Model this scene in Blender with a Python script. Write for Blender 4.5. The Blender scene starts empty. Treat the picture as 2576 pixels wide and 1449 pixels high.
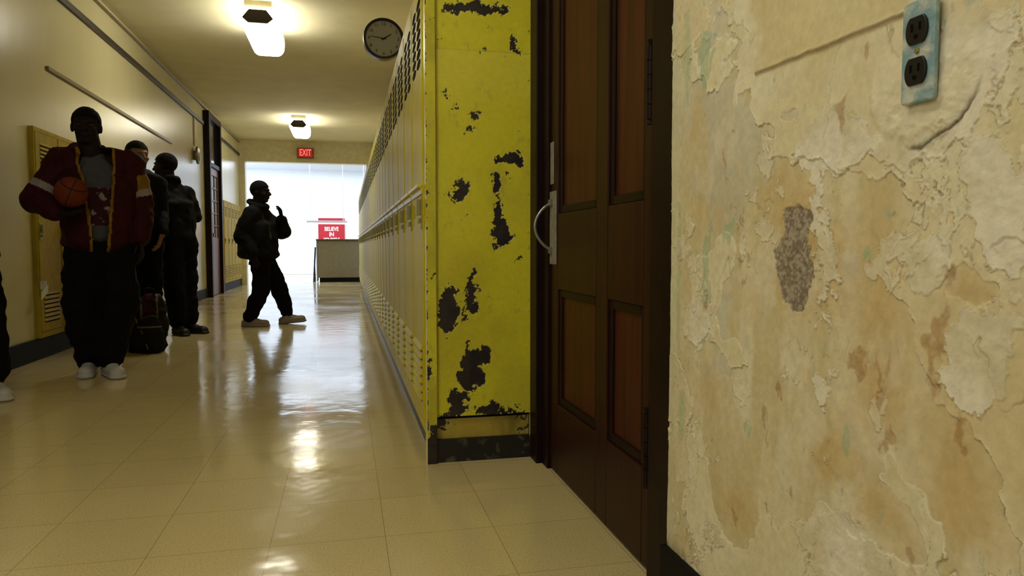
import bpy, bmesh, math, random
import numpy as np
from mathutils import Vector, Matrix, noise as mnoise
random.seed(5)
sc=bpy.context.scene; col=sc.collection
sc.view_settings.view_transform='Standard'
V=Vector
# ------------------------------------------------------------------ colour / materials
def s2l(c):
    return tuple((x/255/12.92 if x/255<=.04045 else ((x/255+.055)/1.055)**2.4) for x in c)
def nodes(name):
    m=bpy.data.materials.new(name); m.use_nodes=True
    nt=m.node_tree; b=nt.nodes['Principled BSDF']; return m,nt,b
def N(nt,t,**k):
    n=nt.nodes.new(t)
    for a,v in k.items(): setattr(n,a,v)
    return n
def M(name,c,rough=.5,metal=0,var=.10,scale=12,bump=0,bscale=60,coat=0,stretch=(1,1,1),c2=None,thr=None,spec=.5):
    m,nt,b=nodes(name); L=nt.links
    c=s2l(c); 
    tc=N(nt,'ShaderNodeTexCoord'); mp=N(nt,'ShaderNodeMapping'); mp.inputs['Scale'].default_value=stretch
    L.new(tc.outputs['Object'],mp.inputs[0])
    no=N(nt,'ShaderNodeTexNoise'); no.inputs['Scale'].default_value=scale; no.inputs['Detail'].default_value=6
    L.new(mp.outputs[0],no.inputs['Vector'])
    rp=N(nt,'ShaderNodeValToRGB')
    if c2 is None:
        a0=tuple(x*(1-var) for x in c); a1=tuple(min(1,x*(1+var)) for x in c)
    else: a0=c; a1=s2l(c2)
    lo,hi=thr if thr else (.3,.7)
    rp.color_ramp.elements[0].position=lo; rp.color_ramp.elements[1].position=hi
    rp.color_ramp.elements[0].color=(*a0,1); rp.color_ramp.elements[1].color=(*a1,1)
    L.new(no.outputs[0],rp.inputs[0]); L.new(rp.outputs[0],b.inputs['Base Color'])
    b.inputs['Roughness'].default_value=rough; b.inputs['Metallic'].default_value=metal
    b.inputs['Specular IOR Level'].default_value=spec
    if bump:
        n2=N(nt,'ShaderNodeTexNoise'); n2.inputs['Scale'].default_value=bscale; n2.inputs['Detail'].default_value=4
        L.new(mp.outputs[0],n2.inputs['Vector'])
        bp=N(nt,'ShaderNodeBump'); bp.inputs['Strength'].default_value=bump; bp.inputs['Distance'].default_value=.01
        L.new(n2.outputs[0],bp.inputs['Height']); L.new(bp.outputs[0],b.inputs['Normal'])
    return m
def E(name,c,st,base=(30,30,30)):
    m,nt,b=nodes(name)
    b.inputs['Base Color'].default_value=(*s2l(base),1)
    no=N(nt,'ShaderNodeTexNoise'); no.inputs['Scale'].default_value=6
    rp=N(nt,'ShaderNodeValToRGB'); c=s2l(c)
    rp.color_ramp.elements[0].color=(*[x*.92 for x in c],1); rp.color_ramp.elements[1].color=(*c,1)
    nt.links.new(no.outputs[0],rp.inputs[0]); nt.links.new(rp.outputs[0],b.inputs['Emission Color'])
    b.inputs['Emission Strength'].default_value=st
    return m
# ------------------------------------------------------------------ mesh builder
class MB:
    def __init__(s): s.v=[];s.f=[];s.m=[]
    def box(s,x0,x1,y0,y1,z0,z1,m=0):
        n=len(s.v)
        s.v+=[(x0,y0,z0),(x1,y0,z0),(x1,y1,z0),(x0,y1,z0),(x0,y0,z1),(x1,y0,z1),(x1,y1,z1),(x0,y1,z1)]
        for q in ((0,3,2,1),(4,5,6,7),(0,1,5,4),(1,2,6,5),(2,3,7,6),(3,0,4,7)):
            s.f.append(tuple(n+i for i in q)); s.m.append(m)
        return s
    def cyl(s,p0,p1,r0,r1=None,n=16,m=0,caps=True):
        r1=r0 if r1 is None else r1
        p0=V(p0);p1=V(p1);d=(p1-p0).normalized()
        a=d.orthogonal().normalized();b=d.cross(a)
        k=len(s.v)
        for p,r in((p0,r0),(p1,r1)):
            for i in range(n):
                t=2*math.pi*i/n; s.v.append(tuple(p+a*math.cos(t)*r+b*math.sin(t)*r))
        for i in range(n):
            j=(i+1)%n; s.f.append((k+i,k+j,k+n+j,k+n+i)); s.m.append(m)
        if caps:
            s.f.append(tuple(k+n-1-i for i in range(n))); s.m.append(m)
            s.f.append(tuple(k+n+i for i in range(n))); s.m.append(m)
        return s
    def tube(s,pts,r,n=10,m=0):
        for a,b in zip(pts[:-1],pts[1:]): s.cyl(a,b,r,r,n,m)
        return s
    def poly(s,pts,m=0):
        k=len(s.v); s.v+= [tuple(p) for p in pts]; s.f.append(tuple(range(k,k+len(pts)))); s.m.append(m); return s
    def prism(s,pts,off,m=0):
        k=len(s.v); n=len(pts); off=V(off)
        s.v+=[tuple(V(p)) for p in pts]+[tuple(V(p)+off) for p in pts]
        s.f.append(tuple(range(k,k+n))[::-1]); s.m.append(m)
        s.f.append(tuple(range(k+n,k+2*n))); s.m.append(m)
        for i in range(n):
            j=(i+1)%n; s.f.append((k+i,k+j,k+n+j,k+n+i)); s.m.append(m)
        return s
    def obj(s,name,mats,parent=None,origin=(0,0,0),bevel=0,smooth=False,fix=True):
        me=bpy.data.meshes.new(name)
        o3=V(origin)
        me.from_pydata([tuple(V(v)-o3) for v in s.v],[],s.f)
        for m in (mats if isinstance(mats,(list,tuple)) else [mats]): me.materials.append(m)
        me.polygons.foreach_set('material_index',s.m)
        if fix:
            bm=bmesh.new(); bm.from_mesh(me); bmesh.ops.recalc_face_normals(bm,faces=bm.faces); bm.to_mesh(me); bm.free()
        if smooth: me.shade_smooth()
        ob=bpy.data.objects.new(name,me); col.objects.link(ob)
        if parent: ob.parent=parent
        else: ob.location=o3
        if bevel:
            md=ob.modifiers.new('bevel','BEVEL'); md.width=bevel; md.segments=2; md.limit_method='ANGLE'
        return ob
def thing(name,label,cat,loc=(0,0,0),rz=0,group=None):
    e=bpy.data.objects.new(name,None); e.empty_display_size=.1; e.location=loc; e.rotation_euler=(0,0,rz)
    col.objects.link(e); e['label']=label; e['category']=cat
    if group: e['group']=group
    return e
def tag(o,label,cat,group=None):
    o['label']=label;o['category']=cat
    if group:o['group']=group
    return o
def struct(o): o['kind']='structure'; return o
def text_mesh(body,size,loc,rot,mat,parent,origin,name='lettering',ext=.002,align='CENTER',space=1.0,sx=1,bold=0):
    cu=bpy.data.curves.new('t','FONT'); cu.body=body; cu.size=size; cu.extrude=ext; cu.align_x=align; cu.align_y='CENTER'; cu.space_line=space; cu.offset=bold
    to=bpy.data.objects.new('t',cu); col.objects.link(to); bpy.context.view_layer.update()
    me=bpy.data.meshes.new_from_object(to.evaluated_get(bpy.context.evaluated_depsgraph_get()))
    bpy.data.objects.remove(to)
    me.transform(Matrix.Translation(V(loc)-V(origin))@rot.to_4x4()@Matrix.Diagonal((sx,1,1,1)))
    me.materials.clear(); me.materials.append(mat); me.name=name
    ob=bpy.data.objects.new(name,me); col.objects.link(ob); ob.parent=parent
    return ob
RFRONT=Matrix.Rotation(math.radians(90),3,'X')   # text facing -Y
H=3.05
# ------------------------------------------------------------------ palette
m_ceil=M('ceiling_paint',(220,213,180),.75,var=.05,scale=3,bump=.05,bscale=30)
m_ceilw=M('cool_white_ceiling_paint',(200,206,220),.75,var=.03)
m_wallL=M('glossy_cream_wall_paint',(204,195,154),.25,var=.06,scale=1.5,bump=.12,bscale=5,stretch=(1,1,.25))
m_white=M('white_wall_paint',(230,234,242),.6,var=.03)
m_black=M('black_baseboard_vinyl',(13,12,12),.65,var=.2,spec=.2)
m_trimd=M('dark_brown_trim',(44,34,24),.5,var=.2)
m_rail=M('tan_rail_paint',(120,100,62),.4)
m_cream=M('cream_trim_paint',(200,188,148),.4)
m_yel=M('yellow_locker_enamel',(214,200,46),.34,var=.06,scale=6,bump=.06,bscale=12,spec=.4)
m_yelR=M('yellow_locker_row_enamel',(206,190,8),.46,var=.10,scale=5,bump=.08,bscale=10,spec=.2)
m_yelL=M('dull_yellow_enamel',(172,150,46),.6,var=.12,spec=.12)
m_slot=M('dark_vent_opening',(10,9,5),.9,spec=.1)
m_steel=M('worn_chrome',(150,148,144),.40,metal=.8)
m_plate=M('worn_silver_lock_plate',(136,130,120),.5,var=.25,scale=40,spec=.3)
m_steeld=M('dull_nickel_latch',(160,152,100),.4,metal=.6)
m_door=M('dark_stained_wood',(46,20,14),.40,var=.3,scale=9,stretch=(3,3,.25),bump=.05,bscale=40,spec=.16)
m_panel=M('stained_wood_panel',(70,31,19),.40,var=.3,scale=9,stretch=(4,4,.2),bump=.05,bscale=40,spec=.16)
m_frame=M('nearly_black_door_frame',(29,14,12),.45,var=.3,spec=.15)
m_lensg=E('fixture_lens_glow',(255,249,228),15.0)
m_cap=M('fixture_end_cap_bronze',(60,50,32),.6)
m_desk=M('beige_grey_counter_laminate',(142,132,116),.6)
m_bluish=M('blue_lit_edge',(150,162,200),.5)  # bluish light on the counter's left side, painted as its colour
# ------------------------------------------------------------------ people toolkit
def ring_template(nu=20,nv=6):
    R=[]
    for k in range(nv+1): a=-math.pi/2+math.pi/2*k/nv; R.append((math.cos(a),math.sin(a),0))
    for k in range(nv+1): a=math.pi/2*k/nv; R.append((math.cos(a),math.sin(a),1))
    return R,nu
RT,NU=ring_template()
class Blob:
    def __init__(s): s.v=[];s.f=[]
    def _faces(s,k,m):
        last=k+1+m*NU
        for i in range(NU):
            j=(i+1)%NU; s.f.append((k,k+1+j,k+1+i))
            for q_ in range(m-1):
                o=k+1+q_*NU; s.f.append((o+i,o+j,o+NU+j,o+NU+i))
            o=k+1+(m-1)*NU; s.f.append((o+i,o+j,last))
    def cap(s,p0,p1,r0,r1,flat=1.0,side=None,endk=1.0):
        p0=V(p0);p1=V(p1);d=p1-p0
        n=d.normalized() if d.length>1e-6 else V((0,0,1))
        if side is None: a=n.orthogonal().normalized()
        else:
            a=V(side)-n*V(side).dot(n); a.normalize()
        b=n.cross(a); k=len(s.v)
        s.v.append(tuple(p0-n*r0*endk)); rings=RT[1:-1]
        for (cr,sr,e) in rings:
            r=r1 if e else r0; p=p1 if e else p0
            for i in range(NU):
                t=2*math.pi*i/NU; s.v.append(tuple(p+a*math.cos(t)*cr*r+b*math.sin(t)*cr*r*flat+n*sr*r*endk))
        s.v.append(tuple(p1+n*r1*endk)); s._faces(k,len(rings))
        return s
    def ell(s,c,ax,r):
        c=V(c);a,b,n=[V(x) for x in ax]; k=len(s.v)
        rings=[(math.cos(t),math.sin(t)) for t in [(-math.pi/2+math.pi*i/12) for i in range(1,12)]]
        s.v.append(tuple(c-n*r[2]))
        for cr,sr in rings:
            for i in range(NU):
                t=2*math.pi*i/NU; s.v.append(tuple(c+a*math.cos(t)*cr*r[0]+b*math.sin(t)*cr*r[1]+n*sr*r[2]))
        s.v.append(tuple(c+n*r[2])); s._faces(k,len(rings))
        return s
    def chain(s,pts,rs):
        for (a,b,ra,rb_) in zip(pts[:-1],pts[1:],rs[:-1],rs[1:]): s.cap(a,b,ra,rb_)
        return s
    def remesh(s,name,mats,parent,vox=.009,sm=3,pred=None,wr=0,wsc=7,zmin=None,solid=0,wst=(1,1,1)):
        me=bpy.data.meshes.new('tmp'); me.from_pydata(s.v,[],s.f)
        bm=bmesh.new(); bm.from_mesh(me); bmesh.ops.recalc_face_normals(bm,faces=bm.faces); bm.to_mesh(me); bm.free()
        ob=bpy.data.objects.new('tmp',me); col.objects.link(ob)
        r=ob.modifiers.new('r','REMESH'); r.mode='VOXEL'; r.voxel_size=vox; r.adaptivity=0
        if sm: q_=ob.modifiers.new('s','SMOOTH'); q_.factor=.5; q_.iterations=sm
        bpy.context.view_layer.update()
        nm=bpy.data.meshes.new_from_object(ob.evaluated_get(bpy.context.evaluated_depsgraph_get()))
        bpy.data.objects.remove(ob)
        nm.materials.clear()
        for m in (mats if isinstance(mats,(list,tuple)) else [mats]): nm.materials.append(m)
        if wr:
            nn=mnoise.noise
            out=np.empty((len(nm.vertices),3),dtype=np.float32)
            for i,v in enumerate(nm.vertices):
                c=v.co; q_=V((c.x*wsc*wst[0],c.y*wsc*wst[1],c.z*wsc*wst[2]))
                out[i]=c+v.normal*wr*(nn(q_)+.5*nn(q_*2.3)-abs(nn(q_*1.4+V((5,5,5))))*1.1)
            nm.vertices.foreach_set('co',out.ravel())
        if zmin is not None:
            for v in nm.vertices:
                if v.co.z<zmin: v.co.z=zmin
        if pred:
            ks=[pred(p.center.copy()) for p in nm.polygons]
            nm.polygons.foreach_set('material_index',[max(k,0) for k in ks])
            if min(ks)<0:
                bm=bmesh.new(); bm.from_mesh(nm); bm.faces.ensure_lookup_table()
                bmesh.ops.delete(bm,geom=[f for f,k in zip(bm.faces,ks) if k<0],context='FACES'); bm.to_mesh(nm); bm.free()
        nm.shade_smooth(); nm.name=name
        o=bpy.data.objects.new(name,nm); col.objects.link(o); o.parent=parent
        if solid:
            q_=o.modifiers.new('thickness','SOLIDIFY'); q_.thickness=solid; q_.offset=-1
        return o
def hand(B,w,dv,nr,side,s=1,curl=.35,spread=.0):
    dv=V(dv).normalized(); nr=V(nr); nr=(nr-dv*nr.dot(dv)).normalized(); lat=dv.cross(nr)*side
    B.cap(w+dv*.01*s,w+dv*.075*s,.030*s,.040*s,flat=.42,side=lat)
    for i,(ln,o) in enumerate(zip((.068,.077,.071,.055),(.033,.011,-.011,-.032))):
        p=w+dv*(.082-.006*abs(i-1))*s+lat*o*s; d_=dv.copy(); L_=ln*s
        for sg,(fr,r) in enumerate(((.45,.0092),(.32,.0085),(.23,.0078))):
            ang=curl*(.7+.5*sg); n_=(nr-d_*nr.dot(d_)).normalized()
            d_=(d_*math.cos(ang)+n_*math.sin(ang)).normalized()
            q_=p+d_*L_*fr; B.cap(p,q_,r*s,(r-.0006)*s); p=q_
    p=w+dv*.025*s+lat*.030*s; d_=(lat*.75+dv*.75+nr*.25).normalized()
    for fr,r in((.036,.012),(.028,.0105),(.022,.0095)):
        q_=p+d_*fr*s; B.cap(p,q_,r*s,(r-.001)*s); p=q_; d_=(d_+dv*.25+nr*.25).normalized()
Zu=V((0,0,1))
def axes(deg):
    a=math.radians(deg); return V((math.sin(a),-math.cos(a),0)),V((math.cos(a),math.sin(a),0))
m_eye=M('eye_white',(54,48,45),.6); m_iris=M('dark_iris',(12,8,6),.4)
def person(label,loc,J,ft,fh,hs,skin,hair_m,jk,tr,shoe_m,hands,feet,tilt=0):
    x,y=loc; al=math.atan2(x,y)
    e=thing('person',label,'person',(x,y,0),-al)
    J={k:V(v) for k,v in J.items()}
    F,L_=axes(ft); Fh,Lh=axes(fh)
    if tilt:
        R=Matrix.Rotation(math.radians(tilt),3,Lh); Fh2=R@Fh; Zh=R@Zu
    else: Fh2=Fh;Zh=Zu
    c=J['head']; B=Blob(); s=hs; ax=(Lh,Fh2,Zh)
    q=lambda l,f,z: c+Lh*l*s+Fh2*f*s+Zh*z*s
    B.ell(q(0,-.012,.022),ax,(.077*s,.096*s,.090*s)).ell(q(0,.026,-.028),ax,(.064*s,.066*s,.083*s)).ell(q(0,.046,-.090),ax,(.040*s,.036*s,.028*s))
    B.cap(q(0,.090,.004),q(0,.108,-.030),.009*s,.015*s).ell(q(0,.100,-.034),ax,(.020*s,.012*s,.010*s))
    B.ell(q(0,.087,-.057),ax,(.025*s,.012*s,.007*s)).ell(q(0,.085,-.070),ax,(.022*s,.012*s,.008*s)).ell(q(0,.080,.020),ax,(.050*s,.014*s,.010*s))
    for k in(-1,1):
        B.ell(q(.078*k,-.006,-.012),ax,(.011*s,.021*s,.031*s)).ell(q(.036*k,.068,-.030),ax,(.024*s,.02*s,.018*s))
    B.cap(J['neck']-Zu*.04,c-Zh*.05*s-Fh2*.015*s,.068*s,.064*s)
    B.cap(J['pelvis'],J['chest'],.125*s,.132*s,flat=.66,side=L_).cap(J['shL']-Zu*.01,J['shR']-Zu*.01,.048*s,.048*s).cap(J['chest'],J['neck'],.09*s,.06*s,flat=.8,side=L_)
    for k in'LR':
        B.chain([J['sh'+k]-Zu*.01,J['el'+k],J['wr'+k]],[.050*s,.040*s,.027*s])
        B.chain([J['hip'+k],J['kn'+k],J['an'+k]],[.080*s,.055*s,.040*s])
        fd=V(feet[k]).normalized(); B.cap(J['an'+k]-Zu*.035,J['an'+k]+fd*.13*s-Zu*.045,.032*s,.028*s)
        hd,hn,cu=hands[k]; hand(B,J['wr'+k],hd,hn,(1 if k=='L' else -1),s,cu)
    B.remesh('body',skin,e,vox=.006,sm=2)
    for k in(-1,1):
        ey=Blob().ell(q(.031*k,.0815,-.003),ax,(.0125*s,.0085*s,.006*s)); ey.remesh('eye',[m_eye,m_iris],e,vox=.0018,sm=1,pred=lambda p,k=k:(1 if (p-q(.031*k,.0895,-.003)).length<.0068*s else 0))
    hb=Blob().ell(q(0,-.014,.028),ax,(.085*s,.104*s,.095*s))
    def hp(p):
        d_=p-c; f=d_.dot(Fh2)/s; z=d_.dot(Zh)/s
        if f>.035: return 0 if z>.050 else -1
        return 0 if z>(-.065 if f<-.02 else -.065+(f+.02)*2.05) else -1
    hb.remesh('hair',hair_m,e,vox=.006,sm=1,pred=hp,wr=.002,wsc=60)
    tb=Blob(); r=tr['r']
    tb.cap(J['pelvis']+Zu*.06,J['pelvis']-Zu*.03,.150*s*tr.get('k',1),.160*s*tr.get('k',1),flat=.72,side=L_)
    for k in'LR':
        tb.chain([J['hip'+k],J['kn'+k],J['an'+k]+Zu*.03],[r[0],r[1],r[2]])
    tb.remesh('trousers',tr['m'],e,vox=.009,sm=4,wr=.015,wsc=6,zmin=.02,wst=(1,1,1.5))
    for k in'LR':
        fd=V(feet[k]).normalized(); sd=Zu.cross(fd); sb=Blob(); a=J['an'+k]; a0=V((a.x,a.y,a.z-.045))
        sb.cap(a0-fd*.045*s,a0+fd*.155*s-Zu*.004,.046*s,.047*s,flat=.8,side=sd).cap(a0-fd*.02*s,a0+Zu*.05,.045*s,.042*s).cap(a0+fd*.03*s+Zu*.02,a0+fd*.11*s,.040*s,.036*s)
        sb.cap(a0-fd*.05*s-Zu*.028,a0+fd*.165*s-Zu*.028,.046*s,.050*s,flat=.35,side=sd)
        ob=sb.remesh('shoe',shoe_m,e,vox=.006,sm=2)
        mz=min(v.co.z for v in ob.data.vertices)
        for v in ob.data.vertices: v.co.z=max(v.co.z,.001) if mz<.001 else v.co.z-(mz-.001)
    jb=Blob(); R_=jk['r']; k_=jk.get('flat',.72)
    jb.cap(J['hem'],J['chest'],R_[0],R_[1],flat=k_,side=L_,endk=.35).cap(J['chest'],J['neck']-Zu*.03,R_[1]*.85,.085,flat=.8,side=L_)
    for k in'LR':
        jb.cap(J['chest']*.5+J['sh'+k]*.5,J['sh'+k],R_[2]*1.1,R_[2]*.95)
        jb.cap(J['neck']-Zu*.035,J['sh'+k]-Zu*.005,.078,R_[2]*.92)
        jb.chain([J['sh'+k],J['el'+k],J['wr'+k]+(J['el'+k]-J['wr'+k])*.12],[R_[2],R_[3],R_[4]])
        wj=J['wr'+k]+(J['el'+k]-J['wr'+k])*.10; jb.cap(wj,wj+(J['el'+k]-J['wr'+k]).normalized()*.03,R_[4]*.75,R_[4]*.8)
    cr=jk.get('cr',.085); nc=J['neck']+F*-.005+Zu*jk.get('cz',.0)
    g=lambda t: nc+L_*cr*math.cos(t)+F*cr*.95*math.sin(t)+Zu*(-.035*math.sin(t))
    for i in range(16): jb.cap(g(2*math.pi*i/16),g(2*math.pi*(i+1)/16),.028,.028)
    for p_ in jk.get('extra',[]): jb.ell(p_[0],(L_,F,Zu),p_[1])
    jb.remesh('jacket',jk['m'],e,vox=.0075,sm=3,pred=(lambda p: jk['pred'](p,J,F,L_)) if 'pred' in jk else None,wr=jk.get('wr',.016),wsc=7,solid=.012 if 'shirt' in jk else 0)
    if 'shirt' in jk:
        sbb=Blob().cap(J['hem']+Zu*.04,J['chest'],R_[0]*.82,R_[1]*.84,flat=k_,side=L_,endk=.3).cap(J['chest'],J['neck']-Zu*.02,R_[1]*.72,.075,flat=.85,side=L_)
        def sp(p):
            d_=p-J['neck']; return -1 if (d_.z>-.02) else jk['shirtpred'](p,J,F,L_)
        sbb.remesh('shirt',jk['shirt'],e,vox=.008,sm=2,pred=sp,wr=.012,wsc=8)
    return e,J
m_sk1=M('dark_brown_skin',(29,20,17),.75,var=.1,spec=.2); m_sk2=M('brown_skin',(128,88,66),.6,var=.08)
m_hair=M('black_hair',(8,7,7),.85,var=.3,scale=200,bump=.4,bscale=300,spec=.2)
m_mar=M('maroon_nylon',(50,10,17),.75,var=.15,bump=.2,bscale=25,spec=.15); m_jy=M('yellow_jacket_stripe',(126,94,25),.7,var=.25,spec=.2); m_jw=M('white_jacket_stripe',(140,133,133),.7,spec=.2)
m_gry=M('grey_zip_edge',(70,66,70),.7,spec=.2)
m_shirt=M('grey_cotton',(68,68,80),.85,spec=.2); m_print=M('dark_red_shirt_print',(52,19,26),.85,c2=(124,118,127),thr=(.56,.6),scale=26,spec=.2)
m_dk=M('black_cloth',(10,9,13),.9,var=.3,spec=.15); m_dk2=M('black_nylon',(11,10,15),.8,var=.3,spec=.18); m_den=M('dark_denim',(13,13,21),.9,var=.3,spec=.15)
m_shoe=M('white_sneaker_leather',(180,180,184),.5,var=.1); m_shoeb=M('black_shoe_leather',(14,13,13),.5); m_shoeg=M('tan_grey_sneaker',(144,130,124),.5)
def p1pred(p,J,F,L_):
    cen=J['chest']; d_=p-cen; l=d_.dot(L_); f=d_.dot(F)
    for k in'LR':
        a=J['sh'+k];b=J['el'+k];ab=b-a;t=(p-a).dot(ab)/ab.length_squared
        dist=(p-a-ab*t).length
        if 0.30<t<1.0 and dist<.13 and abs(l)>.20:
            if t<.62: return 1 if k=='L' else 0
            if t<.78: return 2
    z=p.z
    op=.04+.045*max(0,min(1,(z-.85)/.45)) if z<1.30 else .09
    l2=l+.02
    if f>.03 and abs(l2)<op and z<1.42: return -1
    if f>.03 and abs(l2)<op+.015 and z<1.42: return 1
    return 0
def p1shirt(p,J,F,L_):
    return 1 if (.93<p.z<1.16 and (p-J['chest']).dot(F)>0) else 0
J1=dict(head=(-.055,-.03,1.545),neck=(-.03,0,1.40),chest=(0,0,1.20),pelvis=(0,0,.86),hem=(.0,0,.83),
 shL=(.18,0,1.34),elL=(.23,.04,1.07),wrL=(.225,-.05,.83),shR=(-.19,0,1.33),elR=(-.325,-.02,1.09),wrR=(-.215,-.22,.995),
 hipL=(.09,0,.80),hipR=(-.09,0,.80),knL=(.10,-.04,.46),knR=(-.12,.0,.46),anL=(.03,-.10,.085),anR=(-.08,.02,.085))
P1=(-1.50,4.98)
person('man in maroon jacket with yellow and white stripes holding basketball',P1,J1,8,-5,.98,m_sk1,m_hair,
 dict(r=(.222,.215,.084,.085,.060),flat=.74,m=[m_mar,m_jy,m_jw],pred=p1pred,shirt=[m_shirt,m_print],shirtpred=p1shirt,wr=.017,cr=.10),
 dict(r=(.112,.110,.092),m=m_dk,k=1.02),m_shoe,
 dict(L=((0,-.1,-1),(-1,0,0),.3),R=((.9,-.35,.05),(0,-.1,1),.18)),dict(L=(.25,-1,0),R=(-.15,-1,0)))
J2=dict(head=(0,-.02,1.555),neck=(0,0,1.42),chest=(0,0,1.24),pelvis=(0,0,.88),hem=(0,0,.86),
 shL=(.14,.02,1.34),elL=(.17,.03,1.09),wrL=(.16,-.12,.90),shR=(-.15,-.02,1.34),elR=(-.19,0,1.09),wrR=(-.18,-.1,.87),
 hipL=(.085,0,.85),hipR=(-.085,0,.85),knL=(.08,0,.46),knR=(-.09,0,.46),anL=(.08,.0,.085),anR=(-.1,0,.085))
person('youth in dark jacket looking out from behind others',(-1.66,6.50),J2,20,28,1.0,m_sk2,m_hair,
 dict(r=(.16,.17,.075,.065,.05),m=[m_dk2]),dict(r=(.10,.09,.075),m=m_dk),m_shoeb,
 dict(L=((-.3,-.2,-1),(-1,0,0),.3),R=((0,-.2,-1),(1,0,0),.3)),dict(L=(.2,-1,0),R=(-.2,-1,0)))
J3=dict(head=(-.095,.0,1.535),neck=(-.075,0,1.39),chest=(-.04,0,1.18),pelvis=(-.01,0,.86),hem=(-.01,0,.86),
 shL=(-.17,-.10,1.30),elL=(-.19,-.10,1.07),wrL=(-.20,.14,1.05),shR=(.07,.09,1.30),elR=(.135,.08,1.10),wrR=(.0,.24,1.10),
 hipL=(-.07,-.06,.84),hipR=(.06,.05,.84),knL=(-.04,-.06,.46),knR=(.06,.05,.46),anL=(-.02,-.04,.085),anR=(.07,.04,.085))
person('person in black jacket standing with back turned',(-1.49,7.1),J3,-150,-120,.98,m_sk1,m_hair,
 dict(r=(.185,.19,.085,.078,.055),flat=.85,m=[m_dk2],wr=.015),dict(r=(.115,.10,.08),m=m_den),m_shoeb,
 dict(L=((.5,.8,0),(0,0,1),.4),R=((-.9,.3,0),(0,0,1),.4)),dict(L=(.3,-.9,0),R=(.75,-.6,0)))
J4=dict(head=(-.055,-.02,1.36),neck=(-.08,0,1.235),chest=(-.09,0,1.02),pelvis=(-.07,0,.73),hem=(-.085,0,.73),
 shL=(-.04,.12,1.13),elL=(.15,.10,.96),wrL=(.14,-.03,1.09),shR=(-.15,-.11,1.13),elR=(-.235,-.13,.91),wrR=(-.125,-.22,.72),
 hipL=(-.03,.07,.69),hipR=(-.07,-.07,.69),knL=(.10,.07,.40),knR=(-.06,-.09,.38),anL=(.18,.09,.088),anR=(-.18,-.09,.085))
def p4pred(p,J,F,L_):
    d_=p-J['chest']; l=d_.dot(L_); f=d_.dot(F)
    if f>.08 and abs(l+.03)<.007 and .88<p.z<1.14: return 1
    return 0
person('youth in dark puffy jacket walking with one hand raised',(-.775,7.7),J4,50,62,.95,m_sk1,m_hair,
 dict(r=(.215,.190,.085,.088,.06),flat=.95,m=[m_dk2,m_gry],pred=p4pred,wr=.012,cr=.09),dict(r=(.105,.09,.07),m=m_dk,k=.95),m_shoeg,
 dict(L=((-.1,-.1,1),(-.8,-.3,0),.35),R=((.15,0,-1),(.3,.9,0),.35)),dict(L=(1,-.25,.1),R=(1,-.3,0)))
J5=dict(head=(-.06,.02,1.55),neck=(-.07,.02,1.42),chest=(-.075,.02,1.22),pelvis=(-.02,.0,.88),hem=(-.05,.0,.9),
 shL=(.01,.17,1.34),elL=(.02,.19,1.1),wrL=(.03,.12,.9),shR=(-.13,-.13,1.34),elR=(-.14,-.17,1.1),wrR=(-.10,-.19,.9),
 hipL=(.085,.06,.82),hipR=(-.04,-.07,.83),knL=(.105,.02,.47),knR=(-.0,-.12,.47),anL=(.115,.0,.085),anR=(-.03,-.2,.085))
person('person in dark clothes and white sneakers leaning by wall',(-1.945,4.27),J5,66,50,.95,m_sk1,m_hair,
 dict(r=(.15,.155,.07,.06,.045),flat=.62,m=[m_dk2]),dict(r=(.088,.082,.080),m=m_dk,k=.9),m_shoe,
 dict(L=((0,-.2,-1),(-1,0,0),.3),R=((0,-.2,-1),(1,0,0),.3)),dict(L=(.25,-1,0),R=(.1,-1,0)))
# basketball
al=math.atan2(*P1)
bp_=Matrix.Rotation(-al,3,'Z')@V((-.140,-.284,1.120))+V((P1[0],P1[1],0))
def ball_mat():
    m,nt,b=nodes('orange_pebbled_rubber'); L=nt.links
    tc=N(nt,'ShaderNodeTexCoord'); sp=N(nt,'ShaderNodeSeparateXYZ'); L.new(tc.outputs['Object'],sp.inputs[0])
    outs=[]
    for o,off in((0,0),(1,0),(2,.052)):
        a=N(nt,'ShaderNodeMath',operation='ABSOLUTE'); L.new(sp.outputs[o],a.inputs[0])
        s_=N(nt,'ShaderNodeMath',operation='SUBTRACT'); s_.inputs[1].default_value=off; L.new(a.outputs[0],s_.inputs[0])
        c=N(nt,'ShaderNodeMath',operation='ABSOLUTE'); L.new(s_.outputs[0],c.inputs[0])
        g=N(nt,'ShaderNodeMath',operation='LESS_THAN'); g.inputs[1].default_value=.0025; L.new(c.outputs[0],g.inputs[0]); outs.append(g.outputs[0])
    m1=N(nt,'ShaderNodeMath',operation='MAXIMUM'); L.new(outs[0],m1.inputs[0]); L.new(outs[1],m1.inputs[1])
    m2=N(nt,'ShaderNodeMath',operation='MAXIMUM'); L.new(m1.outputs[0],m2.inputs[0]); L.new(outs[2],m2.inputs[1])
    mx=N(nt,'ShaderNodeMix',data_type='RGBA'); L.new(m2.outputs[0],mx.inputs[0]); mx.inputs[6].default_value=(*s2l((102,41,18)),1); mx.inputs[7].default_value=(.01,.01,.01,1)
    L.new(mx.outputs[2],b.inputs['Base Color']); b.inputs['Roughness'].default_value=.75; b.inputs['Specular IOR Level'].default_value=.2
    return m
me=bpy.data.meshes.new('basketball'); bm=bmesh.new(); bmesh.ops.create_uvsphere(bm,u_segments=48,v_segments=32,radius=.088); bm.to_mesh(me); bm.free(); me.materials.append(ball_mat()); me.shade_smooth()
bo=bpy.data.objects.new('basketball',me); bo.location=bp_; bo.rotation_euler=(.5,.4,.3); col.objects.link(bo)
tag(bo,'dull orange basketball held under an arm','ball')
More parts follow.
